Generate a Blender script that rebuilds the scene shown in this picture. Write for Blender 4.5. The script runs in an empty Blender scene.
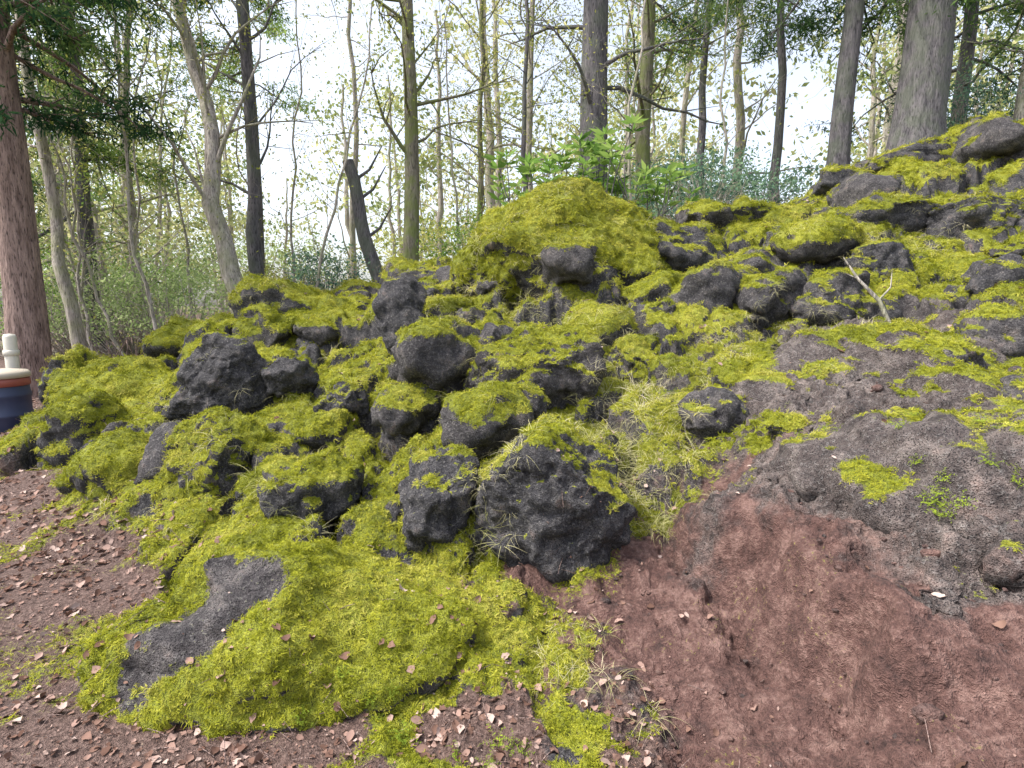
import bpy, math, random
import numpy as np
from mathutils import Vector
rng=np.random.default_rng(11)
S=bpy.context.scene
COL=S.collection

# ------------------------------------------------------------ noise helpers
def _hash(ix,iy,iz,seed):
    n=(ix.astype(np.uint32)*np.uint32(374761393)+iy.astype(np.uint32)*np.uint32(668265263)
       +iz.astype(np.uint32)*np.uint32(2246822519)+np.uint32(seed*3266489917&0xffffffff))
    n=(n^(n>>np.uint32(13)))*np.uint32(1274126177)
    n=(n^(n>>np.uint32(15)))*np.uint32(2654435761)
    n=n^(n>>np.uint32(16))
    return (n&np.uint32(0xffffff)).astype(np.float32)/16777215.0
def vnoise(p,seed=0):
    p=np.asarray(p,np.float32); i=np.floor(p); f=p-i; u=f*f*f*(f*(f*6-15)+10)
    i=i.astype(np.int32)
    out=np.zeros(len(p),np.float32)
    for dx in (0,1):
        wx=u[:,0] if dx else 1-u[:,0]
        for dy in (0,1):
            wy=u[:,1] if dy else 1-u[:,1]
            for dz in (0,1):
                wz=u[:,2] if dz else 1-u[:,2]
                out+=wx*wy*wz*_hash(i[:,0]+dx,i[:,1]+dy,i[:,2]+dz,seed)
    return out*2-1
R3=np.array([[.36,.48,-.8],[-.8,.6,0],[.48,.64,.6]],np.float32)
def fbm(p,octs=5,seed=0,gain=.5,ridged=False):
    p=np.asarray(p,np.float32); a=1.;s=0.;t=0.
    for o in range(octs):
        n=vnoise(p,seed+o*17)
        if ridged: n=1-2*np.abs(n)
        s=s+a*n; t+=a; a*=gain; p=(p@R3.T)*2.03+7.7
    return s/t
def cell(x,y,size,seed):
    px=x/size; py=y/size; ix=np.floor(px).astype(np.int32); iy=np.floor(py).astype(np.int32)
    f1=np.full(len(x),9.,np.float32); f2=f1.copy(); cid=np.zeros(len(x),np.float32)
    z=np.zeros_like(ix)
    for dx in (-1,0,1):
        for dy in (-1,0,1):
            jx=ix+dx; jy=iy+dy
            cx=jx+.1+.8*_hash(jx,jy,z,seed); cy=jy+.1+.8*_hash(jx,jy,z+1,seed); r=_hash(jx,jy,z+2,seed)
            d=np.sqrt((px-cx)**2+(py-cy)**2)
            m=d<f1
            f2=np.where(m,f1,np.minimum(f2,d)); cid=np.where(m,r,cid); f1=np.where(m,d,f1)
    return f1,f2,cid
def sst(a,b,x):
    t=np.clip((x-a)/(b-a),0,1); return t*t*(3-2*t)

# ------------------------------------------------------------ terrain survey (x, y, z, type)
CP=[(-1.69,1.7,0,'p'),(-.7,1.7,0,'p'),(-1.0,1.6,0,'p'),(0,1.7,.02,'m'),(.3,1.6,.04,'m'),(.58,1.6,.05,'e'),(1.39,1.4,.38,'e'),
(-2.67,2.8,0,'p'),(-4.07,4.37,0,'p'),(-6.4,7,0,'p'),(-8.5,9.4,0,'p'),(-1.6,1.92,0,'p'),(-1.11,1.78,0,'p'),(-.4,1.8,.0,'m'),
(-2.2,2.75,.0,'p'),(-2.71,3.25,0,'p'),(-3.68,4.1,0,'p'),(-5.5,6,0.05,'p'),
(-1.7,2.5,-.03,'m'),(-1.05,2.2,-.03,'m'),(-.33,2.4,.05,'m'),(-1.36,2.8,.06,'m'),
(.19,2.6,.12,'e'),(.21,3.35,.6,'m'),(-.44,2.85,.14,'m'),(-1.21,3.05,.13,'m'),(-1.25,3.45,.31,'m'),(-1.95,3.4,.09,'m'),
(-1.9,4.0,.35,'m'),(-1.0,3.9,.38,'m'),(-.39,3.5,.46,'m'),(-3.2,4.5,.15,'m'),(-4.37,5.5,.3,'m'),(-.92,4.6,.6,'m'),(-1.89,5,.52,'m'),
(-2.75,5.1,.5,'m'),(-4.7,6.6,.7,'m'),(-4.3,5.9,.4,'m'),(-2.08,6.5,.93,'m'),(-3.95,8,1.2,'m'),(-3.13,8.7,1.45,'m'),(-2.26,8,1.42,'m'),
(-1.05,8.7,1.98,'m'),(-1.11,6.3,1.15,'m'),(-.12,5.6,1.11,'m'),(-.13,6.3,1.6,'m'),(-.44,4.8,.83,'m'),(.3,4.0,.75,'m'),(.25,4.9,1.05,'m'),
(.92,4.8,1.0,'m'),(.6,7.3,2.05,'m'),(.92,6,1.55,'m'),(2.57,8,2.5,'m'),(1.84,6.3,1.55,'m'),(3.23,7,2.05,'m'),(2.39,5.5,1.28,'m'),
(4.48,7.5,2.39,'m'),(4.42,9,2.94,'m'),(6.23,9.5,3.65,'m'),(8.15,9.5,4.2,'m'),(6.63,8,2.98,'m'),(5.08,6,1.7,'m'),(4.05,6,1.6,'m'),
(2.81,4.6,1.3,'g'),(3.93,4.6,1.38,'g'),(2.76,3,.96,'g'),(2.165,3.1,.92,'g'),(1.95,3.8,.98,'g'),(1.38,3.75,.71,'m'),(.82,3.35,.53,'m'),
(.64,2.7,.17,'e'),(.98,2.3,.15,'e'),(1.13,3,.48,'e'),(1.4,2.45,.62,'g'),(1.9,2.1,.66,'g'),(.92,1.8,.13,'e'),(1.12,1.5,.26,'e'),(1.5,1.75,.57,'g'),
(.37,2.25,.06,'e'),(-.05,2.25,.05,'m'),(-.06,2.65,.14,'m'),(1.6,3.3,.84,'g'),(1.65,2.75,.80,'g'),(1.22,2.1,.42,'e'),(1.28,2.85,.62,'g'),
(-10,14,.6,'f'),(-6,11,.9,'f'),(-13,14,.2,'f'),(0,12,2.2,'f'),(4,13,3.0,'f'),(9,14,4.6,'f'),(-3,12,1.5,'f'),(0,10,2.15,'f'),(3,10.5,2.75,'f'),(6.5,12,3.9,'f'),
(0,30,2.4,'f'),(20,30,5,'f'),(-20,30,.6,'f'),(0,50,2,'f'),(3.3,1.5,.8,'g'),(6,3,1.5,'g'),(9,6,3,'f'),(14,10,5,'f'),(-9,4,0,'p'),(-12,9,0,'p'),
(-3,-2,0,'p'),(0,-3,0,'p'),(3,-3,.1,'p'),(0,.5,0,'p'),(1.6,.3,.15,'p'),(-3,.5,0,'p'),(-6,0,0,'p')]
CX=np.array([c[0] for c in CP]);CY=np.array([c[1] for c in CP]);CZ=np.array([c[2] for c in CP])
TY={t:np.array([c[3]==t for c in CP],float) for t in 'mgepf'}
EPS=.12
K=np.sqrt((CX[:,None]-CX)**2+(CY[:,None]-CY)**2+EPS**2)
A=np.block([[K,np.ones((len(CX),1))],[np.ones((1,len(CX))),np.zeros((1,1))]])
A[:len(CX),:len(CX)]-=np.eye(len(CX))*.01
W=np.linalg.solve(A,np.append(CZ,0))
def terrain(x,y):
    x=np.asarray(x,float);y=np.asarray(y,float)
    h=np.zeros(len(x)); ws={t:np.zeros(len(x)) for t in TY}
    wx=x+.20*vnoise(np.stack([x*2.5,y*2.5,0*x],1),3)+.11*vnoise(np.stack([x*9,y*9,0*x],1),5)+.04*vnoise(np.stack([x*27,y*27,0*x],1),7)
    wy=y+.20*vnoise(np.stack([x*2.5,y*2.5,0*x+9],1),4)+.11*vnoise(np.stack([x*9,y*9,0*x+5],1),6)+.04*vnoise(np.stack([x*27,y*27,0*x+3],1),8)
    for a in range(0,len(x),40000):
        s=slice(a,a+40000)
        d2=(x[s,None]-CX)**2+(y[s,None]-CY)**2
        h[s]=np.sqrt(d2+EPS**2)@W[:-1]+W[-1]
        d2=(wx[s,None]-CX)**2+(wy[s,None]-CY)**2
        w=1/(d2+.015)**1.7; t=w.sum(1)
        for k in TY: ws[k][s]=(w@TY[k])/t
    r=np.hypot(x,y); far=sst(25,70,r); h=h*(1-far)+2.0*far
    m,g,e,p,f=[ws[k] for k in 'mgepf']
    rocky=m+.2*g
    X3=np.stack([x,y,0*x],1)
    wn=.18*vnoise(X3*3.,21)+.06*vnoise(X3*11,23); wn2=.18*vnoise(X3*3.+30,22)+.06*vnoise(X3*11,24)
    near=1-sst(11,16,r)
    amp=np.clip(y/2.7-.55,.15,1.15)
    F1,F2,c=cell(x+wn,y*1.15+wn2,1.08,31); dome=sst(-.02,.28,F2-F1)
    h+=near*rocky*amp*(dome*(.06+.32*c)-.19+.10*(1-F1)*dome)
    F1,F2,c=cell(x+wn*.6,y+wn2*.6,.46,41); dome=sst(-.02,.36,F2-F1)
    h+=near*rocky*amp*(dome*(.02+.12*c)-.06)
    F1,F2,c=cell(x+wn*.3,y+wn2*.3,.12,51); dome=sst(.0,.45,F2-F1)
    h+=near*(.25*rocky*amp+.5*g+.12*e)*(dome*.055*c)
    h+=(.13*g+.10*e)*near*fbm(X3*np.array([2.0,1.2,1]),5,61,gain=.5,ridged=True)-.04*(e+g)*near
    h+=(.09*g+.045*e)*near*fbm(X3*5,5,66,gain=.5)
    h+=.02*(m)*fbm(X3*6,3,71)+.015*p*fbm(X3*3,3,73)+.12*f*fbm(X3*.5,3,75)
    sx=x-(1.0-.22*(y-2.3)+.05*np.sin(y*6)+.08*vnoise(X3*5,77)); gd=np.abs(sx)
    yy=sst(1.3,1.8,y)*(1-sst(2.9,3.3,y)); h-=.12*np.exp(-(gd/.09)**2)*yy
    h+=.12*np.exp(-((sx-.2)/.10)**2)*yy
    return h,ws

# ------------------------------------------------------------ mesh helper
def mesh_np(name,V,F,mats,midx=None,smooth=True,attrs=None,origin=(0,0,0),link=True,parent=None):
    V=np.asarray(V,np.float32)-np.array(origin,np.float32); F=np.asarray(F,np.int32)
    me=bpy.data.meshes.new(name); me.vertices.add(len(V)); me.vertices.foreach_set('co',V.ravel())
    k=F.shape[1]; me.loops.add(F.size); me.loops.foreach_set('vertex_index',F.ravel())
    me.polygons.add(len(F)); me.polygons.foreach_set('loop_start',np.arange(0,F.size,k,dtype=np.int32))
    for m in (mats if isinstance(mats,(list,tuple)) else [mats]): me.materials.append(m)
    if midx is not None: me.polygons.foreach_set('material_index',np.asarray(midx,np.int32))
    me.polygons.foreach_set('use_smooth',np.full(len(F),smooth,dtype=bool))
    me.update(calc_edges=True)
    for n,a in (attrs or {}).items():
        at=me.attributes.new(n,'FLOAT','POINT'); at.data.foreach_set('value',np.asarray(a,np.float32))
    ob=bpy.data.objects.new(name,me); ob.location=origin
    if link: COL.objects.link(ob)
    if parent: ob.parent=parent
    return ob
def vnormals(V,F):
    a=V[F[:,0]];b=V[F[:,1]];c=V[F[:,2]]
    if F.shape[1]==4: n=np.cross(c-a,V[F[:,3]]-b)
    else: n=np.cross(b-a,c-a)
    N=np.zeros_like(V)
    for j in range(3):
        for k in range(F.shape[1]): N[:,j]+=np.bincount(F[:,k],n[:,j],len(V))
    return N/(np.linalg.norm(N,axis=1,keepdims=True)+1e-12), n

# ------------------------------------------------------------ materials
class NT:
    def __init__(s,name):
        s.m=bpy.data.materials.new(name); s.m.use_nodes=True; s.t=s.m.node_tree; s.t.nodes.clear()
        s.out=s.n('ShaderNodeOutputMaterial')
    def n(s,t,**k):
        nd=s.t.nodes.new(t)
        for a,b in k.items(): setattr(nd,a,b)
        return nd
    def l(s,a,b): s.t.links.new(a,b)
    def val(s,sock,v):
        if hasattr(v,'is_output') : s.l(v,sock)
        else: sock.default_value=v
    def math(s,op,a,b=0.,c=None,clamp=False):
        nd=s.n('ShaderNodeMath',operation=op); nd.use_clamp=clamp
        s.val(nd.inputs[0],a); s.val(nd.inputs[1],b)
        if c is not None: s.val(nd.inputs[2],c)
        return nd.outputs[0]
    def attr(s,name): return s.n('ShaderNodeAttribute',attribute_name=name).outputs['Fac']
    def noise(s,co,scale,det=4,rough=.55):
        nd=s.n('ShaderNodeTexNoise'); s.l(co,nd.inputs['Vector']); nd.inputs['Scale'].default_value=scale
        nd.inputs['Detail'].default_value=det; nd.inputs['Roughness'].default_value=rough; return nd.outputs['Fac']
    def ramp(s,f,stops):
        nd=s.n('ShaderNodeValToRGB'); s.val(nd.inputs[0],f); e=nd.color_ramp.elements
        while len(e)<len(stops): e.new(.5)
        for q,(p,c) in zip(e,stops): q.position=p; q.color=(c[0],c[1],c[2],1)
        return nd.outputs[0]
    def mix(s,f,a,b,blend='MIX'):
        nd=s.n('ShaderNodeMix',data_type='RGBA',blend_type=blend); s.val(nd.inputs['Factor'],f)
        for i,v in ((6,a),(7,b)):
            if isinstance(v,tuple): nd.inputs[i].default_value=(*v,1)
            else: s.l(v,nd.inputs[i])
        return nd.outputs[2]
    def sstep(s,f,a,b):
        nd=s.n('ShaderNodeMapRange',interpolation_type='SMOOTHSTEP'); s.val(nd.inputs[0],f)
        nd.inputs[1].default_value=a; nd.inputs[2].default_value=b; return nd.outputs[0]

def ground_material():
    q=NT('mossy_lava_ground'); co=q.n('ShaderNodeTexCoord').outputs['Object']
    big=q.noise(co,1.6,4); mid=q.noise(co,9,5,.65); fin=q.noise(co,55,4,.7); vf=q.noise(co,190,2,.6)
    moss=q.attr('moss'); earth=q.attr('earth'); lit=q.attr('litter'); slab=q.attr('slab')
    rock=q.ramp(mid,[(.25,(.022,.022,.027)),(.5,(.066,.064,.073)),(.72,(.19,.18,.18))])
    slabc=q.ramp(mid,[(.30,(.045,.034,.033)),(.5,(.155,.122,.114)),(.68,(.36,.31,.285))])
    rock=q.mix(slab,rock,slabc)
    rock=q.mix(q.sstep(fin,.48,.75),rock,q.mix(.6,rock,(.40,.38,.37)))
    rock=q.mix(q.sstep(vf,.50,.36),rock,(.010,.009,.011))
    ear=q.ramp(q.math('ADD',q.math('MULTIPLY',mid,.6),q.math('MULTIPLY',fin,.4)),[(.34,(.045,.022,.020)),(.5,(.155,.082,.070)),(.64,(.33,.205,.175))])
    lc=q.ramp(fin,[(.3,(.05,.030,.025)),(.5,(.16,.10,.085)),(.7,(.30,.21,.18))])
    mc=q.ramp(q.math('ADD',q.math('MULTIPLY',big,.55),q.math('MULTIPLY',fin,.45)),[(.3,(.09,.11,.012)),(.5,(.27,.30,.025)),(.68,(.48,.49,.06))])
    mc=q.mix(q.sstep(vf,.5,.32),mc,(.05,.055,.012))
    c=q.mix(q.sstep(q.math('ADD',earth,q.math('MULTIPLY_ADD',mid,1.8,-.9)),.10,.85),rock,ear)
    c=q.mix(q.sstep(q.math('ADD',lit,q.math('MULTIPLY_ADD',mid,.8,-.4)),.3,.7),c,lc)
    mf=q.sstep(q.math('ADD',moss,q.math('MULTIPLY_ADD',fin,1.4,-.7)),.36,.60)
    c=q.mix(mf,c,mc)
    b=q.n('ShaderNodeBsdfPrincipled'); q.l(c,b.inputs['Base Color']); b.inputs['Roughness'].default_value=.8
    b.inputs['Specular IOR Level'].default_value=.35
    hgt=q.math('ADD',q.math('MULTIPLY',fin,.8),q.math('ADD',q.math('MULTIPLY',vf,.4),q.math('MULTIPLY',mid,1.2)))
    bp=q.n('ShaderNodeBump'); bp.inputs['Strength'].default_value=1; bp.inputs['Distance'].default_value=.05
    q.l(hgt,bp.inputs['Height']); q.l(bp.outputs[0],b.inputs['Normal']); q.l(b.outputs[0],q.out.inputs[0])
    return q.m
def leaf_material(name,stops,trans=.45,inst=False,noisevar=True):
    q=NT(name)
    if inst: f=q.n('ShaderNodeObjectInfo').outputs['Random']
    else: f=q.attr('tint')
    if inst and noisevar:
        co=q.n('ShaderNodeNewGeometry').outputs['Position']
        f=q.math('ADD',q.math('MULTIPLY',f,.4),q.math('MULTIPLY_ADD',q.noise(co,2.6,3),1.9,-.62))
    c=q.ramp(f,stops)
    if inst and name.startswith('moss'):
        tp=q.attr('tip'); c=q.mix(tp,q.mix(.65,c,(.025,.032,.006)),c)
    b=q.n('ShaderNodeBsdfDiffuse'); q.l(c,b.inputs[0])
    t=q.n('ShaderNodeBsdfTranslucent'); q.l(c,t.inputs[0])
    mx=q.n('ShaderNodeMixShader'); mx.inputs[0].default_value=trans
    q.l(b.outputs[0],mx.inputs[1]); q.l(t.outputs[0],mx.inputs[2]); q.l(mx.outputs[0],q.out.inputs[0])
    return q.m
def bark_material(name,dark,light,green=0.,gcol=(.08,.12,.03)):
    q=NT(name); tc=q.n('ShaderNodeTexCoord'); mp=q.n('ShaderNodeMapping'); mp.inputs['Scale'].default_value=(1,1,.16)
    q.l(tc.outputs['Object'],mp.inputs[0]); co=mp.outputs[0]
    a=q.noise(co,16,5,.65); b2=q.noise(tc.outputs['Object'],2.5,4); f=q.noise(co,60,3)
    c=q.ramp(a,[(.3,dark),(.65,light)]); c=q.mix(q.sstep(f,.5,.3),c,tuple(x*.4 for x in dark))
    if green: c=q.mix(q.math('MULTIPLY',q.sstep(b2,.42,.62),green),c,gcol)
    b=q.n('ShaderNodeBsdfPrincipled'); q.l(c,b.inputs['Base Color']); b.inputs['Roughness'].default_value=.9
    bp=q.n('ShaderNodeBump'); bp.inputs['Distance'].default_value=.05; q.l(q.math('ADD',a,q.math('MULTIPLY',f,.4)),bp.inputs['Height'])
    q.l(bp.outputs[0],b.inputs['Normal']); q.l(b.outputs[0],q.out.inputs[0]); return q.m
def plain(name,c,rough=.5):
    q=NT(name); co=q.n('ShaderNodeTexCoord').outputs['Object']; n=q.noise(co,12,5)
    b=q.n('ShaderNodeBsdfPrincipled'); q.l(q.mix(q.math('MULTIPLY',n,.5),c,tuple(x*.55 for x in c)),b.inputs['Base Color'])
    b.inputs['Roughness'].default_value=rough; q.l(b.outputs[0],q.out.inputs[0]); return q.m

GM=ground_material()
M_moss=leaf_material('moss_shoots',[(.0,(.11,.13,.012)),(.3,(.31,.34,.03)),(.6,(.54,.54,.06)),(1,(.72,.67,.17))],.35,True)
M_grass=leaf_material('grass_blades',[(0,(.32,.34,.11)),(.5,(.56,.53,.27)),(1,(.72,.65,.46))],.35,True)
M_dead=leaf_material('dead_leaves',[(0,(.08,.045,.035)),(.4,(.19,.115,.09)),(.75,(.30,.20,.17)),(1,(.45,.35,.31))],.1,True,noisevar=False)
M_fern=leaf_material('fern_leaf',[(0,(.16,.24,.03)),(1,(.34,.42,.06))],.4,True)
L_yel=leaf_material('yellow_green_leaves',[(0,(.11,.15,.03)),(.5,(.31,.34,.08)),(1,(.55,.52,.19))],.5)
L_haze=leaf_material('distant_leaves_hazed',[(0,(.15,.20,.08)),(.5,(.36,.40,.16)),(1,(.60,.58,.30))],.5)  # paler leaf tones: haze over the far trees painted into their colour
L_grn=leaf_material('green_leaves',[(0,(.06,.12,.03)),(.5,(.16,.28,.06)),(1,(.34,.45,.13))],.5)
L_con=leaf_material('conifer_foliage',[(0,(.02,.05,.025)),(.5,(.06,.12,.045)),(1,(.17,.25,.08))],.4)
L_blue=leaf_material('bluish_leaves',[(0,(.06,.12,.09)),(.5,(.14,.24,.16)),(1,(.27,.39,.24))],.4)
L_pale=leaf_material('pale_leaves',[(0,(.18,.26,.10)),(.5,(.34,.44,.18)),(1,(.50,.58,.30))],.5)
B_red=bark_material('cedar_bark',(.12,.075,.065),(.38,.27,.24))
B_dark=bark_material('dark_bark',(.045,.042,.052),(.18,.165,.175),.5,(.10,.12,.08))
B_pale=bark_material('pale_bark',(.20,.175,.16),(.56,.50,.45),.5,(.26,.28,.14))
B_moss=bark_material('mossy_bark',(.09,.08,.055),(.28,.25,.20),.9,(.15,.18,.05))

# ------------------------------------------------------------ terrain mesh
th=np.concatenate([np.linspace(-180,-54,34)[:-1],np.linspace(-54,54,800),np.linspace(54,180,34)[1:-1]])*math.pi/180
rr=np.concatenate([np.geomspace(.03,1.2,24)[:-1],np.geomspace(1.2,13,680),np.geomspace(13,420,70)[1:]])
nt_,nr=len(th),len(rr)
TT,RR=np.meshgrid(th,rr); gx=(RR*np.sin(TT)).ravel(); gy=(RR*np.cos(TT)).ravel()
gh,ws=terrain(gx,gy)
V=np.stack([gx,gy,gh],1)
i0=np.arange(nr-1)[:,None]*nt_; j=np.arange(nt_)[None,:]; j2=(j+1)%nt_
F=np.stack([(i0+j),(i0+nt_+j),(i0+nt_+j2),(i0+j2)],-1).reshape(-1,4)[:,::-1]
N,_=vnormals(V,F)
if N[:,2].mean()<0: F=F[:,::-1]; N=-N
rock=(ws['m']+1.3*ws['g']+.7*ws['e'])*(1-sst(11,15,np.hypot(gx,gy)))
d=.05*fbm(V*6,4,81)+.018*fbm(V*20,3,87,ridged=True)+.008*fbm(V*60,2,89)*(1-.6*ws['e'])
V=V+N*(d*rock)[:,None]
N,_=vnormals(V,F)
mn=fbm(V*1.6,4,91); mn2=fbm(V*6,3,95)
mossT=sst(.26,.60,N[:,2]+.38*mn2)*sst(-.42,-.16,mn+.45*mn2+.07)
sp=sst(.08,.32,fbm(V*4.2,4,99))
up=sst(.45,.8,N[:,2])
foot=sst(3.1,2.6,gy)*sst(-.75,-.35,gx)
fp=sst(-.30,.12,fbm(V*4.3,4,103)+.15*sst(2.0,2.5,gy)-.25*sst(.15,.4,gx))
mossF=1-foot*(1-fp)
moss=ws['m']*1.15*mossT*mossF+ws['g']*.85*sp*up*sst(2.5,3.6,gy)+ws['g']*.45*sp*up+.45*ws['f']*sst(0,.3,mn)+ws['e']*.25*sp+ws['p']*.3*sp
lit=np.clip(ws['p']+ws['f']+.9*foot*(1-fp)*ws['m'],0,1)
ground=mesh_np('ground_terrain',V,F,GM,attrs=dict(moss=moss,earth=ws['e']*1.05,litter=lit,slab=np.clip(ws['g']*1.2+ws['e'],0,1)))

POOL=[]
def pool_add(V,F,moss,lit,earth,keep=None):
    c=V[F].mean(1); _,n=vnormals(V,F); a=np.linalg.norm(n,axis=1); n=n/(a[:,None]+1e-12)
    D=np.hypot(c[:,0],c[:,1]); ok=(D<15)&(D>1.1)&(c[:,1]>.4)&(np.abs(c[:,0])<1.35*c[:,1]+.6)
    if keep is not None: ok&=keep(c)
    POOL.append([z[ok] for z in (c,n,a,moss[F].mean(1),lit[F].mean(1),earth[F].mean(1))])
pool_add(V,F,moss,lit,ws['e']+.6*ws['g'])

# ------------------------------------------------------------ boulders
def ico(sub):
    import bmesh
    bm=bmesh.new(); bmesh.ops.create_icosphere(bm,subdivisions=sub,radius=1)
    v=np.array([x.co for x in bm.verts]); f=np.array([[q.index for q in p.verts] for p in bm.faces]); bm.free(); return v,f
ICO={k:ico(k) for k in (3,4,5,6)}
def boulder_geo(c,r,amt,seed,sub,rz=0.,cuts=7,rough=1.):
    g=np.random.default_rng(seed); v,f=ICO[sub]; v=v.copy()
    for _ in range(cuts):
        n=g.normal(size=3); n/=np.linalg.norm(n); dd=g.uniform(.5,.82)
        e=np.maximum(0,v@n-dd); v-=e[:,None]*n*.93
    v*=1/np.abs(v).max(0)
    v=v+.20*(v/np.linalg.norm(v,axis=1,keepdims=True))*fbm(v*1.7+seed,3,seed)[:,None]*rough
    v=v*np.array(r); ca,sa=math.cos(rz),math.sin(rz)
    v=np.stack([v[:,0]*ca-v[:,1]*sa,v[:,0]*sa+v[:,1]*ca,v[:,2]],1)+np.array(c)
    nn,_=vnormals(v,f)
    s=min(min(r),.5)
    v=v+nn*((.22*s*fbm(v*1.0/s,4,seed+3,ridged=True)+.030*fbm(v*14,3,seed+5)*rough+.014*fbm(v*42,2,seed+9)*rough)*1.0)[:,None]
    nn,_=vnormals(v,f)
    t=1.05-1.4*amt
    m=sst(t-.2,t+.25,nn[:,2]+.6*fbm(v*3.5,4,seed+7))
    return v,f,m
BL=[
('lava_boulder',(.24,3.02,.50),(.50,.40,.44),.26,0,6,.1),
('lava_boulder',(-.40,3.03,.44),(.21,.25,.31),.22,0,5,.3),
('mossy_boulder',(.12,4.35,.99),(.62,.4,.42),.45,.2,6,.2),
('lava_boulder',(-2.72,5.3,.78),(.52,.38,.48),.08,0,6,0),
('lava_boulder',(-2.07,5.2,.87),(.23,.17,.19),.12,0,5,0),
('lava_boulder',(-1.15,6.2,1.30),(.34,.27,.54),.12,0,5,.4),
('mossy_boulder',(-1.21,3.38,.40),(.32,.22,.24),.4,0,5,.4),
('lava_boulder',(-1.47,4.8,.66),(.26,.18,.22),.25,0,5,.7),
('lava_boulder',(-.76,4.45,.65),(.28,.18,.22),.25,0,5,.1),
('mossy_boulder',(-5.3,6.7,.6),(.28,.35,.48),.6,0,5,.1),
('mossy_boulder',(-4.5,6.4,.55),(.8,.6,.46),.85,0,5,.1),
('mossy_boulder',(-4.05,5.4,.34),(.45,.4,.42),.65,0,5,.5),
('mossy_boulder',(-2.12,3.95,.32),(.42,.32,.42),.65,0,6,.2),
('mossy_boulder',(-2.85,4.3,.22),(.52,.36,.36),.7,0,5,.7),
('mossy_boulder',(-1.6,3.75,.3),(.28,.24,.26),.65,0,5,1.),
('lava_boulder',(-3.3,5.9,.6),(.4,.3,.3),.4,0,5,1.),
('lava_boulder',(-.1,5.5,1.15),(.45,.3,.3),.35,0,5,.6),
('lava_boulder',(1.1,5.0,1.05),(.35,.3,.28),.5,0,5,1.6),
('mossy_boulder',(-3.3,8.5,1.50),(.75,.5,.5),.6,0,5,.2),
('mossy_boulder',(-2.4,8.5,1.47),(.5,.4,.3),.5,0,5,.1),
('lava_boulder',(-1.35,8.5,1.95),(.35,.3,.2),.2,0,4,.1),
('mossy_boulder',(.72,7.0,2.16),(1.12,.85,.76),.97,0,6,.1),
('mossy_boulder',(-.15,6.9,1.93),(.5,.5,.46),.9,0,6,.5),
('lava_boulder',(.85,6.15,1.84),(.30,.25,.34),.3,0,5,.1),
('mossy_boulder',(1.15,6.5,1.95),(.46,.35,.36),.75,0,5,.1),
('lava_boulder',(1.8,7.1,2.15),(.72,.42,.40),.22,0,5,.1),
('lava_boulder',(2.0,6.0,1.50),(.68,.42,.50),.32,.1,5,.3),
('lava_boulder',(2.7,5.9,1.56),(.6,.35,.38),.28,.1,5,.9),
('lava_boulder',(3.25,5.6,1.5),(.5,.33,.34),.3,.1,5,.1),
('lava_boulder',(3.7,7.5,2.28),(.62,.4,.32),.28,0,5,.2),
('lava_boulder',(5.3,8,2.65),(.85,.45,.4),.28,0,5,.1),
('lava_boulder',(6.9,10,3.9),(1.0,.5,.48),.2,0,5,.1),
('lava_boulder',(5.75,10,3.5),(.9,.4,.4),.2,0,5,.3),
('lava_boulder',(6.1,7.5,2.65),(.65,.4,.36),.3,0,5,.1),
('lava_boulder',(4.95,5.8,1.76),(.5,.3,.3),.15,0,5,.5),
('lava_boulder',(4.3,6.6,1.95),(.6,.3,.32),.32,0,5,.5),
('mossy_boulder',(3.4,8.6,2.75),(.6,.4,.32),.65,0,5,.1),
('mossy_boulder',(7.6,9,3.75),(.7,.4,.35),.5,0,5,.1),
('lava_boulder',(8.0,9.8,4.25),(.7,.4,.35),.3,0,5,.4),
('mossy_boulder',(-1.04,2.30,.06),(.92,.47,.36),.8,.30,6,.10),
('rock_slab',(2.95,3.75,.72),(1.6,.95,.84),.2,.8,6,-.1),
('rock_slab',(2.25,2.5,.46),(1.05,.75,.56),.10,.85,6,.35),
]
for i,(nm,c,r,am,sl,sub,rz) in enumerate(BL):
    sd=100+i*7 if i<15 else 100+(i-3)*7
    v,f,m=boulder_geo(c,r,am,sd,sub,rz,cuts=4 if am>.85 else 8)
    if c[0]==-1.04:
        n_=fbm(v*5,4,5); dd=np.hypot((v[:,0]+1.25)/.38,(v[:,1]-2.12)/.22)+1.3*n_
        m=m*(.2+.8*sst(.30,.95,dd))*sst(-.45,-.1,n_+.35*sst(.1,.25,v[:,2]))
    one=np.ones(len(v)); z=0*one
    mesh_np(nm,v,f,GM,attrs=dict(moss=m,earth=z+(.42*(nm=='rock_slab'))*sst(2.7,1.7,v[:,1]+.3*v[:,2]),litter=z,slab=one*sl),origin=c)
    pool_add(v,f,m,z,z,keep=lambda c_: c_[:,2]>terrain(c_[:,0],c_[:,1])[0]-.01)
Vs=[];Fs=[];Ms=[];o=0
g=np.random.default_rng(5); k=0
while k<105:
    y=g.uniform(2.9,10.5); x=g.uniform(-1,1)*y*.95
    h,w=terrain(np.array([x]),np.array([y]))
    if w['m'][0]+w['g'][0]<.7 : continue
    if w['g'][0]>.4 and g.random()<.7: continue
    s=g.uniform(.06,.26)*(.6+.15*y)
    if math.hypot(x+1,y-2.2)<1: continue
    v,f,m=boulder_geo((x,y,h[0]+s*.1),(s*g.uniform(.9,1.6),s,s*g.uniform(.7,1.1)),g.uniform(.1,.7),900+k,4,g.uniform(0,3),cuts=7)
    Vs.append(v);Fs.append(f+o);Ms.append(m);o+=len(v);k+=1
Vs=np.concatenate(Vs);Fs=np.concatenate(Fs);Ms=np.concatenate(Ms);z=np.zeros(len(Vs))
mesh_np('scattered_rocks',Vs,Fs,GM,attrs=dict(moss=Ms,earth=z,litter=z,slab=z+.15))
pool_add(Vs,Fs,Ms,z,z)
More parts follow.
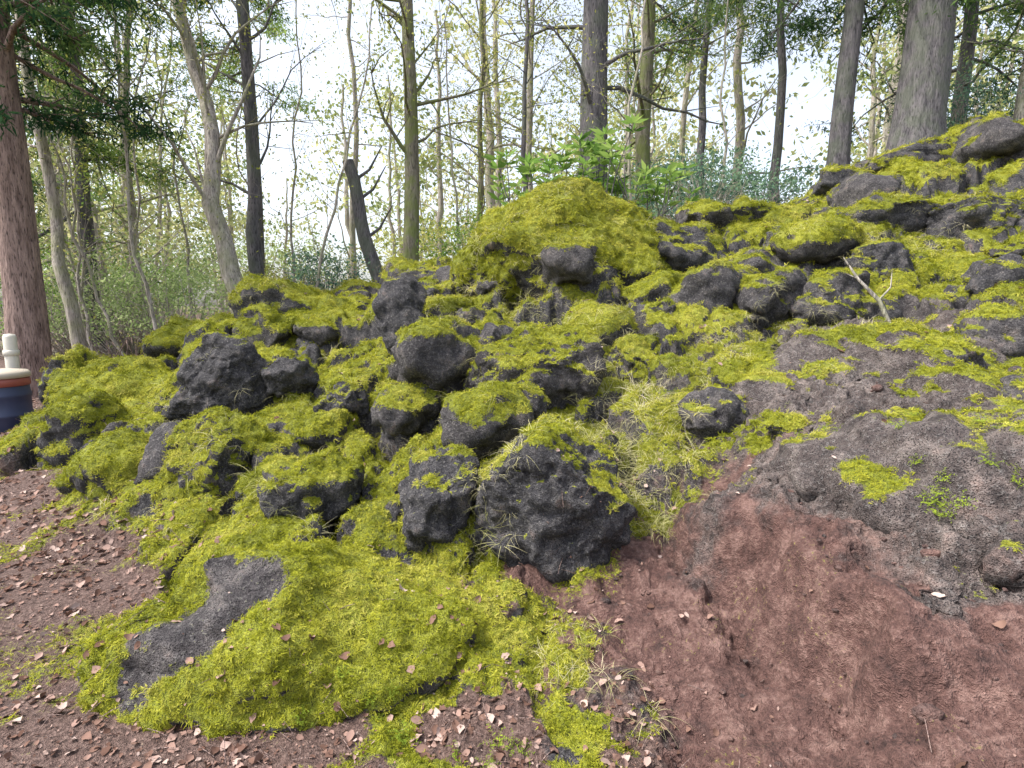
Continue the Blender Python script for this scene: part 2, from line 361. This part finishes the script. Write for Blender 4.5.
Vs=[];Fs=[];o=0
for k in range(320):
    y=g.uniform(1.3,3.6); x=g.uniform(.1,.95)*y
    h,w=terrain(np.array([x]),np.array([y]))
    s=g.uniform(.003,.011)*(1 if g.random()<.93 else 2.8)
    v,f=ICO[3]; v=v*np.array([s*g.uniform(.8,1.6),s,s*.8])*(1+.25*vnoise(v*1.5+k,k)[:,None])+np.array([x,y,h[0]+s*.2])
    Vs.append(v);Fs.append(f+o);o+=len(v)
Vs=np.concatenate(Vs);z=np.zeros(len(Vs))
mesh_np('scoria_pebbles',Vs,np.concatenate(Fs),GM,attrs=dict(moss=z,earth=z+.6,litter=z,slab=z+.8))

PC,PN,PA,PM,PL,PE=[np.concatenate([p[i] for p in POOL]) for i in range(6)]
PD=np.sqrt(PC[:,0]**2+PC[:,1]**2+(PC[:,2]-1.5)**2)

# ------------------------------------------------------------ instancing
def gn_scatter(name,P,Nrm,scl,idx,coll,tilt=0.):
    n=len(P); g=np.random.default_rng(len(P))
    Nn=Nrm+g.normal(size=(n,3))*tilt; Nn/=np.linalg.norm(Nn,axis=1,keepdims=True)
    q=g.normal(size=(n,3)); t1=np.cross(q,Nn); t1/=np.linalg.norm(t1,axis=1,keepdims=True)+1e-9; t2=np.cross(Nn,t1)
    eul=np.stack([np.arctan2(t2[:,2],Nn[:,2]),np.arcsin(np.clip(-t1[:,2],-1,1)),np.arctan2(t1[:,1],t1[:,0])],1)
    me=bpy.data.meshes.new(name); me.vertices.add(n); me.vertices.foreach_set('co',np.asarray(P,np.float32).ravel())
    a=me.attributes.new('rot','FLOAT_VECTOR','POINT'); a.data.foreach_set('vector',eul.astype(np.float32).ravel())
    a=me.attributes.new('scl','FLOAT','POINT'); a.data.foreach_set('value',np.asarray(scl,np.float32))
    a=me.attributes.new('idx','INT','POINT'); a.data.foreach_set('value',np.asarray(idx,np.int32))
    ob=bpy.data.objects.new(name,me); COL.objects.link(ob)
    ng=bpy.data.node_groups.new(name,'GeometryNodeTree')
    ng.interface.new_socket('Geometry',in_out='INPUT',socket_type='NodeSocketGeometry')
    ng.interface.new_socket('Geometry',in_out='OUTPUT',socket_type='NodeSocketGeometry')
    N_=ng.nodes.new; L_=ng.links.new
    gi=N_('NodeGroupInput');go=N_('NodeGroupOutput');ip=N_('GeometryNodeInstanceOnPoints');ci=N_('GeometryNodeCollectionInfo')
    ci.inputs['Collection'].default_value=coll; ci.inputs['Separate Children'].default_value=True; ci.inputs['Reset Children'].default_value=True
    def na(nm,t):
        z=N_('GeometryNodeInputNamedAttribute'); z.data_type=t; z.inputs['Name'].default_value=nm; return z.outputs['Attribute']
    L_(gi.outputs[0],ip.inputs['Points']);L_(ci.outputs[0],ip.inputs['Instance']);ip.inputs['Pick Instance'].default_value=True
    L_(na('idx','INT'),ip.inputs['Instance Index']);L_(na('rot','FLOAT_VECTOR'),ip.inputs['Rotation']);L_(na('scl','FLOAT'),ip.inputs['Scale'])
    L_(ip.outputs[0],go.inputs[0])
    md=ob.modifiers.new('scatter','NODES'); md.node_group=ng
    return ob
def coll_of(name,obs):
    c=bpy.data.collections.new(name)
    for o in obs: c.objects.link(o)
    return c
def blades(n,rad,length,width,out,segs,seed,droop=.0,name='b',mat=None,lv=.4):
    g=np.random.default_rng(seed); V=[];F=[];T=[];o=0
    for i in range(n):
        a=g.uniform(0,6.283); r=rad*math.sqrt(g.random()); p=np.array([r*math.cos(a),r*math.sin(a),-.1*length])
        b=a+g.normal()*.7; d=np.array([math.cos(b)*out,math.sin(b)*out,1.]); d/=np.linalg.norm(d)
        L=length*g.uniform(1-lv,1+lv); sd=np.array([-math.sin(b),math.cos(b),0])*width
        for s in range(segs+1):
            t=s/segs; w=(1-t)**.7 if s<segs else .08
            if s==0: w=.6
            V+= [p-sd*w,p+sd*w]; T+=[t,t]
            d=d+np.array([math.cos(b)*.5,math.sin(b)*.5,-1])*droop/segs; d/=np.linalg.norm(d); p=p+d*L/segs
        for s in range(segs): k=o+2*s; F.append([k,k+1,k+3,k+2])
        o+=2*(segs+1)
    return mesh_np(name,np.array(V),np.array(F),mat,attrs=dict(tip=np.array(T)),link=False)
def sample(w,n,g):
    c=np.cumsum(w); i=np.searchsorted(c,g.random(n)*c[-1]); i=np.minimum(i,len(w)-1); return i
g=np.random.default_rng(77)
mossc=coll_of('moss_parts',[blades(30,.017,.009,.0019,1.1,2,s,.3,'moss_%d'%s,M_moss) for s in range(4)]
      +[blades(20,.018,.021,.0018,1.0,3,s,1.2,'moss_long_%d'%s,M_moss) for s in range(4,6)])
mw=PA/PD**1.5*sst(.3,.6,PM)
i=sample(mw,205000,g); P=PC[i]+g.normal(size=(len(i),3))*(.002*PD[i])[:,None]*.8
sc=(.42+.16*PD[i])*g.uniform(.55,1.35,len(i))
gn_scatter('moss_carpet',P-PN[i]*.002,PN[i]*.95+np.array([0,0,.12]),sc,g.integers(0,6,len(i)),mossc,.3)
grassc=coll_of('grass_parts',[blades(14,.05,.18,.0013,.6,7,s,1.7,'grass_%d'%s,M_grass) for s in range(20,23)]+[blades(7,.03,.13,.0013,.9,6,s,2.2,'grass_%d'%s,M_grass) for s in range(23,25)])
spots=[(.80,3.4,.35,210),(.6,3.5,.3,60),(.85,3.9,.4,150),(-.05,2.9,.22,80),(.25,3.3,.35,50),(1.2,4.3,.4,130),(1.9,4.7,.5,140),(.45,2.2,.35,30),(-1.3,3.2,.5,30),(-2.5,4.2,.6,60),(-.3,6.2,.5,160),(.3,6.3,.5,160),(-3.9,8,.7,260),(-1.6,4.3,.8,60),(-.4,4.9,.6,90),(.9,5.2,.5,120),(-.2,4.0,.4,60),(3.6,7.0,.8,130),(5,7.2,.9,150),(2.6,5.0,.5,120),(-3.2,5.2,.8,60),(.9,2.9,.2,40),(5.5,9,1.2,120),(.5,6.6,1.3,380)]
gi=[]
for (x,y,r,n) in spots:
    ii=np.where((np.hypot(PC[:,0]-x,PC[:,1]-y)<r)&(PN[:,2]>-.1)&(PE<.7))[0]
    if len(ii): gi.append(ii[sample(PA[ii],n,g)])
gi.append(sample(PA/PD**1.3*sst(.4,.8,PM)*(PC[:,1]>2.9),400,g))
gi=np.concatenate(gi)
gn_scatter('grass_tufts',PC[gi],np.array([0,0,.7])+PN[gi]*.8,g.uniform(.3,1.0,len(gi))*(.75+.07*PD[gi]),g.integers(0,5,len(gi)),grassc,.35)
def leafmesh(seed):
    g=np.random.default_rng(seed); n=6; L=.05*g.uniform(.8,1.2); V=[];F=[]
    cu=g.uniform(-.6,1.2); cv=g.uniform(.2,1)
    for a in range(n+1):
        t=a/n; w=.019*math.sin(math.pi*min(1,.06+.94*t)**.8)*g.uniform(.75,1.2)
        for b in (-1,0,1):
            V.append([t*L-L/2,b*w,.012*cu*(2*t-1)**2+abs(b)*w*cv*.6+.002+.002*g.normal()])
    for a in range(n):
        for b in (0,1): k=a*3+b; F.append([k,k+3,k+4,k+1])
    return mesh_np('leaf_%d'%seed,np.array(V),np.array(F),M_dead,link=False)
def twigmesh(seed):
    g=np.random.default_rng(seed); G=Geo(); p=np.array([[0,0,.004],[.05,.006*g.normal(),.008],[.1,.01*g.normal(),.006]]); G.tube(p,[.0025,.002,.001],4,0)
    return G.make('twig_%d'%seed,[B_red],link=False)
class Geo:
    def __init__(s): s.V=[];s.F=[];s.M=[];s.T=[];s.o=0
    def tube(s,P,R,sides=6,mi=0):
        P=np.asarray(P,float);R=np.asarray(R,float);k=len(P)
        t=np.gradient(P,axis=0); t/=np.linalg.norm(t,axis=1,keepdims=True)+1e-9
        ref=np.array([1.,.13,.05]) if abs(t[0,2])>.7 else np.array([.05,.1,1.])
        a=np.cross(t,ref);a/=np.linalg.norm(a,axis=1,keepdims=True)+1e-9;b=np.cross(t,a)
        an=np.arange(sides)*2*math.pi/sides
        v=P[:,None]+R[:,None,None]*(a[:,None]*np.cos(an)[None,:,None]+b[:,None]*np.sin(an)[None,:,None])
        i=np.arange(k-1)[:,None]*sides;jj=np.arange(sides)[None];j2=(jj+1)%sides
        f=np.stack([i+jj,i+j2,i+sides+j2,i+sides+jj],-1).reshape(-1,4)+s.o
        s.V.append(v.reshape(-1,3));s.F.append(f);s.M.append(np.full(len(f),mi));s.T.append(np.zeros(k*sides));s.o+=k*sides
    def leaves(s,C,size,aspect,g,mi=1,tint=None,zb=0.,D=None):
        n=len(C)
        if n==0:return
        d=g.normal(size=(n,3)) if D is None else D+g.normal(size=(n,3))*.35
        d[:,2]+=zb;d/=np.linalg.norm(d,axis=1,keepdims=True)+1e-9
        q=g.normal(size=(n,3));q[:,2]*=.4; sd=np.cross(d,q+np.array([0,0,.8]));sd/=np.linalg.norm(sd,axis=1,keepdims=True)+1e-9
        L=(size*g.uniform(.6,1.3,n))[:,None]
        v=np.stack([C,C+d*L*.45+sd*L*aspect*.5,C+d*L,C+d*L*.45-sd*L*aspect*.5],1)
        f=np.arange(n*4).reshape(-1,4)+s.o
        tt=np.clip((tint if tint is not None else .5)+g.normal(size=n)*.16,0,1)
        s.V.append(v.reshape(-1,3));s.F.append(f);s.M.append(np.full(n,mi));s.T.append(np.repeat(tt,4));s.o+=4*n
    def make(s,name,mats,origin=(0,0,0),link=True):
        return mesh_np(name,np.concatenate(s.V),np.concatenate(s.F),mats,np.concatenate(s.M),True,dict(tint=np.concatenate(s.T)),origin,link)
litc=coll_of('litter_parts',[leafmesh(s) for s in range(5)]+[twigmesh(s) for s in range(5,7)])
i=np.concatenate([sample(PA/PD**1.2*np.clip(PL,0,1)*sst(.3,.7,PN[:,2]),34000,g),sample(PA/PD**1.2*sst(.5,.9,PN[:,2])*(PC[:,1]<9),1000,g)])
cl=[]
for (x,y,r,n) in [(.72,3.35,.2,90),(-.35,2.35,.2,60),(.3,2.5,.25,80),(-1.7,2.1,.3,150),(-.2,2.0,.2,60),(-2.2,3.2,.4,150),(-.9,1.75,.4,200)]:
    ii=np.where((np.hypot(PC[:,0]-x,PC[:,1]-y)<r)&(PN[:,2]>.2))[0]; cl.append(ii[sample(PA[ii],n,g)])
i=np.concatenate([i]+cl)
idx=g.integers(0,7,len(i)); sc=(.18+.75*g.random(len(i))**2.2)*np.where(PD[i]>4,1+.08*PD[i],1)
gn_scatter('leaf_litter',PC[i]+PN[i]*.005,PN[i]*.5+np.array([0,0,.7]),sc,idx,litc,.45)
def fernmesh(seed):
    g=np.random.default_rng(seed);G=Geo()
    for a in np.linspace(0,6.283,7)[:-1]:
        a+=g.normal()*.3; t=np.linspace(0,1,7); L=.09*g.uniform(.7,1.2)
        P=np.stack([np.cos(a)*t*L,np.sin(a)*t*L,.05*np.sin(t*2.4)*1],1); G.tube(P,.0008*np.ones(7),3,0)
        for k in range(1,7):
            for sgn in (-1,1):
                D=np.array([[-math.sin(a)*sgn+math.cos(a)*.4,math.cos(a)*sgn+math.sin(a)*.4,.1]])*1.
                G.leaves(P[k:k+1],.022*(1.1-t[k]*.7),.45,g,0,.5,0,D)
    return G.make('fern_%d'%seed,[M_fern],link=False)
fc=coll_of('fern_parts',[fernmesh(s) for s in range(3)])
fi=[]
for (x,y,r,n) in [(1.7,2.1,.18,14),(1.85,2.3,.2,8),(-.55,1.75,.25,7),(-.1,1.8,.2,6),(1.3,4.2,.4,10),(1.8,2.9,.3,6)]:
    ii=np.where((np.hypot(PC[:,0]-x,PC[:,1]-y)<r)&(PN[:,2]>.2))[0]
    if len(ii): fi.append(ii[sample(PA[ii],n,g)])
fi=np.concatenate(fi); gn_scatter('small_ferns',PC[fi],PN[fi]+np.array([0,0,.5]),g.uniform(.35,.8,len(fi)),g.integers(0,3,len(fi)),fc,.2)

# ------------------------------------------------------------ trees
def H(x,y): return float(terrain(np.array([x,x]),np.array([y,y]))[0][0])
def grow(G,g,base,height,r,lean,start,nb,bl,el,sub,nl,ls,asp,spread,droop,wob,flare=.25,sides=10,zb=0.,tb=.5,top=1.):
    n=16; t=np.linspace(0,1,n)
    w=np.cumsum(g.normal(size=(n,2))*wob,axis=0); w-=w[0]
    P=np.zeros((n,3)); P[:,2]=base[2]-.15+t*height
    P[:,0]=base[0]+lean[0]*t*height+w[:,0]; P[:,1]=base[1]+lean[1]*t*height+w[:,1]
    R=r*(1-.72*t)+r*flare*np.exp(-t*height*2.2); G.tube(P,R,sides,0)
    for b in range(nb):
        tt=start+(1-start)*((b+g.random())/nb)*top; tt=min(tt,.99)
        p=np.array([np.interp(tt,t,P[:,k]) for k in range(3)]); a=g.uniform(0,6.283)
        e=el+g.normal()*.25; L=bl*g.uniform(.5,1.15)*(1.15-.6*tt); m=6
        d=np.array([math.cos(a)*math.cos(e),math.sin(a)*math.cos(e),math.sin(e)])
        Q=[p]
        for s in range(m):
            d=d+g.normal(size=3)*.16+np.array([0,0,-droop]); d/=np.linalg.norm(d); Q.append(Q[-1]+d*L/m)
        Q=np.array(Q); r0=min(r*(1-.72*tt)*g.uniform(.2,.38),.055); G.tube(Q,np.linspace(r0,r0*.2,m+1),5,0)
        tint=np.clip(tb+g.normal()*.25,0,1)
        for c in range(sub):
            u=g.uniform(.25,1); q=np.array([np.interp(u*m,np.arange(m+1),Q[:,k]) for k in range(3)])
            dd=d*.6+g.normal(size=3)*.6; dd[2]=dd[2]*.6+.1-droop; dd/=np.linalg.norm(dd); l2=L*g.uniform(.2,.5)
            T=np.array([q,q+dd*l2*.5+g.normal(size=3)*.05*l2,q+dd*l2+np.array([0,0,-droop*l2*.5])]); G.tube(T,[r0*.32,r0*.2,r0*.08],3,0)
            if nl and g.random()>.12:
                k=int(nl*g.uniform(.4,1.5)); uu=g.random(k)**.7
                C=T[0]+(T[2]-T[0])*uu[:,None]+g.normal(size=(k,3))*spread*np.array([1,1,.5])
                G.leaves(C,ls,asp,g,1,np.clip(tint+g.normal()*.12,0,1),zb)
    return P
def tree(name,x,y,height,r,bark,leafm,seed,lean=(0,0),start=.3,nb=20,bl=2.,el=.5,sub=4,nl=16,ls=.07,asp=.5,spread=.25,droop=.0,wob=.05,**k):
    g=np.random.default_rng(seed);G=Geo();z=H(x,y)
    grow(G,g,(x,y,z),height,r,lean,start,nb,bl,el,sub,nl,ls,asp,spread,droop,wob,**k)
    return G.make(name,[bark,leafm],(x,y,z))
CON=dict(el=.0,droop=.08,asp=.20,ls=.14,spread=.15,nl=110,zb=-.5)
tree('cedar_tree',-7.75,9,12,.30,B_red,L_con,1,start=.34,nb=40,bl=3.2,sub=7,wob=.02,**CON)
tree('cedar_tree',-10.5,12,13,.22,B_red,L_con,2,start=.26,nb=36,bl=3.0,sub=7,wob=.02,**CON)
tree('cedar_tree',-9.6,13,13,.16,B_dark,L_grn,22,start=.26,nb=36,bl=3.0,sub=6,wob=.02,**CON)
tree('birch_tree',-7.9,10.3,11,.12,B_pale,L_yel,3,lean=(-.06,0),start=.3,nb=16,bl=2,sub=4,nl=16)
tree('maple_tree',-5.4,11,10,.19,B_pale,L_yel,4,lean=(-.05,0),start=.22,nb=22,bl=3.4,el=1.0,sub=6,nl=20,wob=.12)
tree('maple_tree',-5.55,12.2,11,.17,B_dark,L_yel,5,lean=(.02,0),start=.25,nb=20,bl=2.6,el=.8,sub=5,nl=24,wob=.05)
tree('cedar_tree',-6.6,15,13,.15,B_dark,L_grn,23,start=.45,nb=26,bl=2.4,sub=6,wob=.02,**CON)
tree('oak_tree',-2.05,12,13,.18,B_moss,L_yel,6,start=.22,nb=30,bl=2.6,sub=6,nl=30,wob=.03)
tree('oak_tree',1.75,12.5,15,.34,B_dark,L_yel,7,start=.2,nb=30,bl=3,sub=6,nl=34,wob=.03)
tree('oak_tree',3.3,14,14,.20,B_moss,L_grn,8,start=.2,nb=28,bl=2.4,sub=6,nl=30,wob=.04)
tree('pine_tree',6.6,14.5,13,.12,B_dark,L_con,9,start=.34,nb=28,bl=3,sub=6,wob=.04,**CON)
tree('pine_tree',6.7,12,13,.22,B_dark,L_con,10,lean=(.03,0),start=.32,nb=32,bl=3.0,sub=7,wob=.03,**CON)
tree('cedar_tree',7.9,11.5,15,.46,B_dark,L_con,12,lean=(.01,0),start=.24,nb=38,bl=3.0,sub=7,wob=.02,**CON)
tree('cedar_tree',11.0,14.5,13,.18,B_dark,L_con,24,start=.15,nb=38,bl=2.8,sub=6,wob=.02,**CON)
tree('maple_tree',10.3,12,11,.10,B_pale,L_grn,13,lean=(-.04,0),start=.15,nb=26,bl=2.4,sub=6,nl=30)
tree('birch_tree',-4.6,17,13,.10,B_pale,L_yel,14,start=.3,nb=18,bl=2.,sub=4,nl=14)
tree('birch_tree',.5,16,13,.12,B_pale,L_yel,15,start=.2,nb=28,bl=2.6,sub=6,nl=32)
tree('birch_tree',.1,13.5,11,.07,B_dark,L_yel,16,start=.2,nb=26,bl=2.2,sub=6,nl=26,lean=(.02,0))
tree('birch_tree',-9.1,14,12,.11,B_pale,L_grn,17,start=.2,nb=26,bl=2.6,sub=6,nl=30,lean=(.05,0))
tree('pine_tree',4.9,15.5,12,.12,B_dark,L_con,18,start=.42,nb=26,bl=3.4,sub=7,wob=.04,**CON)
tree('birch_tree',-.9,15,12,.09,B_moss,L_yel,19,start=.15,nb=28,bl=2.6,sub=6,nl=28)
tree('birch_tree',2.3,17,12,.09,B_moss,L_yel,20,start=.15,nb=28,bl=2.8,sub=6,nl=34)
g=np.random.default_rng(3);G=Geo();x,y=-2.7,12.2;z=H(x,y)
t=np.linspace(0,1,9);P=np.stack([x-.75*t+.05*np.sin(t*9),y+0*t,z-.2+3.2*t],1);G.tube(P,.17-.05*t,10)
for k in (4,6,7): G.tube(np.array([P[k],P[k]+[.3,.1,.25],P[k]+[.6,.0,.7]]),[.04,.03,.01],5)
G.make('dead_tree_snag',[B_dark],(x,y,z))
for s,(x,y) in enumerate([(-7.2,10.5),(-6.3,10.),(-8.6,11.5),(-6.9,12.5),(-4.3,11.5),(-9.6,12.5),(-1.0,12.5),(2.6,11.5),(4.3,12),(-7.7,12),(-6.0,13),(-8.1,10.8),(-5.0,12.8)]):
    tree('bare_sapling',x,y,g.uniform(5,8),.035,B_pale,L_yel,40+s,lean=(g.normal()*.08,0),start=.15,nb=18,bl=1.9,el=.9,sub=6,nl=5,wob=.07,flare=.2,sides=6)
g=np.random.default_rng(21);G=Geo();cnt=0
while cnt<110:
    y=g.uniform(17,52);u=g.uniform(-1.05,1.05)
    gap=(abs(u+.37)<.09)or(.29<u<.58)
    if gap and g.random()<.88: continue
    x=u*y;z=H(x,y);cnt+=1
    grow(G,g,(x,y,z),g.uniform(9,16),g.uniform(.06,.2),(g.normal()*.04,0),.10,15,3.4,.5,3,17,.12+.005*y,.55,.45,0,.08,sides=6,tb=.5)
mesh=G.make('distant_woodland',[B_pale,L_haze])
def bush(name,x,y,w,h,mat,seed,n=60,ls=.08,nl=34,asp=.45,bark=B_pale):
    g=np.random.default_rng(seed);G=Geo();z=H(x,y)
    for k in range(n):
        a=g.uniform(0,6.283);rr_=math.sqrt(g.random());e=np.array([x+w*rr_*math.cos(a),y+w*.6*rr_*math.sin(a),z+h*g.uniform(.25,1)*(1-.4*rr_)])
        b=np.array([x+w*.25*math.cos(a)*rr_,y,z-.05]);mid=(b+e)/2+g.normal(size=3)*.08*h
        G.tube(np.array([b,mid,e]),[.014,.009,.003],4)
        q=int(nl*g.uniform(.5,1.4));C=e+g.normal(size=(q,3))*np.array([.22,.22,.12])*min(1,w*.6)
        G.leaves(C,ls,asp,g,1,np.clip(.5+g.normal()*.25,0,1),.1)
    return G.make(name,[bark,mat],(x,y,z))
bush('understory_bush',-8.2,12,1.6,2.8,L_pale,1,90)
bush('understory_bush',-6.6,11,1.3,2.2,L_pale,2,70)
bush('understory_bush',-10.5,13.5,2.,3.4,L_grn,3,100)
bush('understory_bush',-4.9,14,1.4,2.2,L_yel,4,60)
bush('understory_bush',-3.9,12,1.0,1.9,L_blue,5,65)
bush('understory_bush',-.6,12,1.4,1.6,L_grn,6,60)
bush('understory_bush',3.6,11.5,1.5,1.9,L_blue,7,110)
bush('understory_bush',5.0,12.5,1.4,1.7,L_blue,8,80)
bush('understory_bush',2.3,13,1.5,2.6,L_grn,9,90)
bush('understory_bush',9.6,12.5,1.6,2.0,L_blue,10,90)
bush('understory_bush',-13,15,2.4,3.6,L_pale,12,90)
bush('understory_bush',-14,20,3,4,L_grn,13,90,.14)
bush('understory_bush',-8,19,3,3.5,L_pale,14,90,.13)
bush('understory_bush',-1,20,4,3.5,L_yel,15,100,.14)
bush('understory_bush',7,20,4,3.5,L_blue,16,100,.14)
bush('bare_shrub',-6.2,8.9,.6,1.0,L_yel,17,26,.05,3,bark=B_red)
g=np.random.default_rng(9);G=Geo()
for k in range(85):
    bx=g.uniform(-.1,1.9);by=7.5+g.uniform(-.35,.35);bz=2.5;e=np.array([bx+g.normal()*.22,by+g.normal()*.15,g.uniform(2.85,3.8)-.3*abs(bx-1.1)])
    G.tube(np.array([[bx,by,bz],(np.array([bx,by,bz])+e)/2+g.normal(size=3)*.04,e]),[.012,.008,.004],4)
    for w in range(2):
        c=e-np.array([0,0,.1*w]);m=10;a=g.uniform(0,6.28)+np.arange(m)*6.283/m
        D=np.stack([np.cos(a),np.sin(a),.35+0*a],1); G.leaves(np.repeat(c[None],m,0),.17,.28,g,1,np.clip(.6+g.normal()*.2,0,1),0,D*2.5)
G.make('rhododendron_shrub',[B_dark,L_grn],(.9,7.5,2.6))
G=Geo();P=np.array([[3.5,5.2,1.35],[3.40,5.25,1.60],[3.22,5.3,1.80],[3.10,5.35,2.0]]);G.tube(P,[.022,.02,.013,.005],6)
G.tube(np.array([P[1],P[1]+[.1,0,.12],P[1]+[.1,0,.28]]),[.010,.007,.003],5);G.tube(np.array([P[2],P[2]+[-.12,0,.05]]),[.008,.003],5)
G.make('fallen_branch',[B_pale],(3.4,5.3,1.6))
def lathe(name,prof,mats,midx,parent):
    n=40;an=np.arange(n)*2*math.pi/n;V=np.array([[r*math.cos(a),r*math.sin(a),h] for r,h in prof for a in an])
    F=[];M=[]
    for i_ in range(len(prof)-1):
        for j_ in range(n): F.append([i_*n+j_,i_*n+(j_+1)%n,(i_+1)*n+(j_+1)%n,(i_+1)*n+j_]);M.append(midx[i_])
    return mesh_np(name,V,np.array(F),mats,M,True,parent=parent)
e=bpy.data.objects.new('plastic_barrel',None);COL.objects.link(e);e.location=(-6.45,7.0,H(-6.45,7.0)-.02)
mb=[plain('blue_plastic',(.04,.055,.12)),plain('red_plastic',(.33,.09,.07)),plain('cream_plastic',(.5,.44,.36))]
lathe('barrel_body',[(.0,.0),(.27,.01),(.29,.05),(.29,.2),(.305,.22),(.305,.25),(.29,.27),(.29,.45),(.30,.47),(.30,.5),(.29,.52),(.285,.60)],mb,[0]*11,e)
lathe('barrel_band',[(.286,.602),(.30,.61),(.30,.68),(.285,.70)],mb,[1]*3,e)
lathe('barrel_lid',[(.285,.702),(.31,.71),(.31,.76),(.28,.79),(.12,.81),(.0,.812)],mb,[2]*5,e)
e2=bpy.data.objects.new('white_post',None);COL.objects.link(e2);e2.location=(-6.80,7.6,0)
mw_=[plain('white_paint',(.6,.57,.5))]
lathe('post_shaft',[(.075,-.1),(.075,1.15),(.06,1.19),(.0,1.2)],mw_,[0]*3,e2)
lathe('post_collar',[(.078,.9),(.09,.91),(.09,.97),(.078,.98)],mw_,[0]*3,e2)

# ------------------------------------------------------------ light, sky, camera
az=math.radians(-104);el=math.radians(58)
ts=Vector((math.sin(az)*math.cos(el),math.cos(az)*math.cos(el),math.sin(el)))
su=bpy.data.lights.new('sun','SUN');su.energy=5.0;su.angle=math.radians(1.5);su.color=(1,.95,.86)
so=bpy.data.objects.new('sun',su);COL.objects.link(so);so.rotation_euler=ts.to_track_quat('Z','Y').to_euler()
w=bpy.data.worlds.new('World');S.world=w;w.use_nodes=True;nt=w.node_tree;bg=nt.nodes['Background']
sk=nt.nodes.new('ShaderNodeTexSky');sk.sky_type='NISHITA';sk.sun_disc=False;sk.sun_elevation=el;sk.sun_rotation=az%(2*math.pi)
sk.air_density=1.0;sk.dust_density=4.0;sk.ozone_density=1
hs=nt.nodes.new('ShaderNodeHueSaturation');hs.inputs['Saturation'].default_value=.5
nt.links.new(sk.outputs[0],hs.inputs['Color']);nt.links.new(hs.outputs[0],bg.inputs[0]);bg.inputs[1].default_value=.40
cam=bpy.data.cameras.new('camera');cam.lens=19.7;cam.sensor_width=36;cam.clip_end=1000;cam.clip_start=.05
co=bpy.data.objects.new('camera',cam);COL.objects.link(co);co.location=(0,0,1.5);co.rotation_euler=(math.radians(82.6),0,0);S.camera=co
S.view_settings.view_transform='Standard';S.view_settings.look='None';S.view_settings.exposure=0
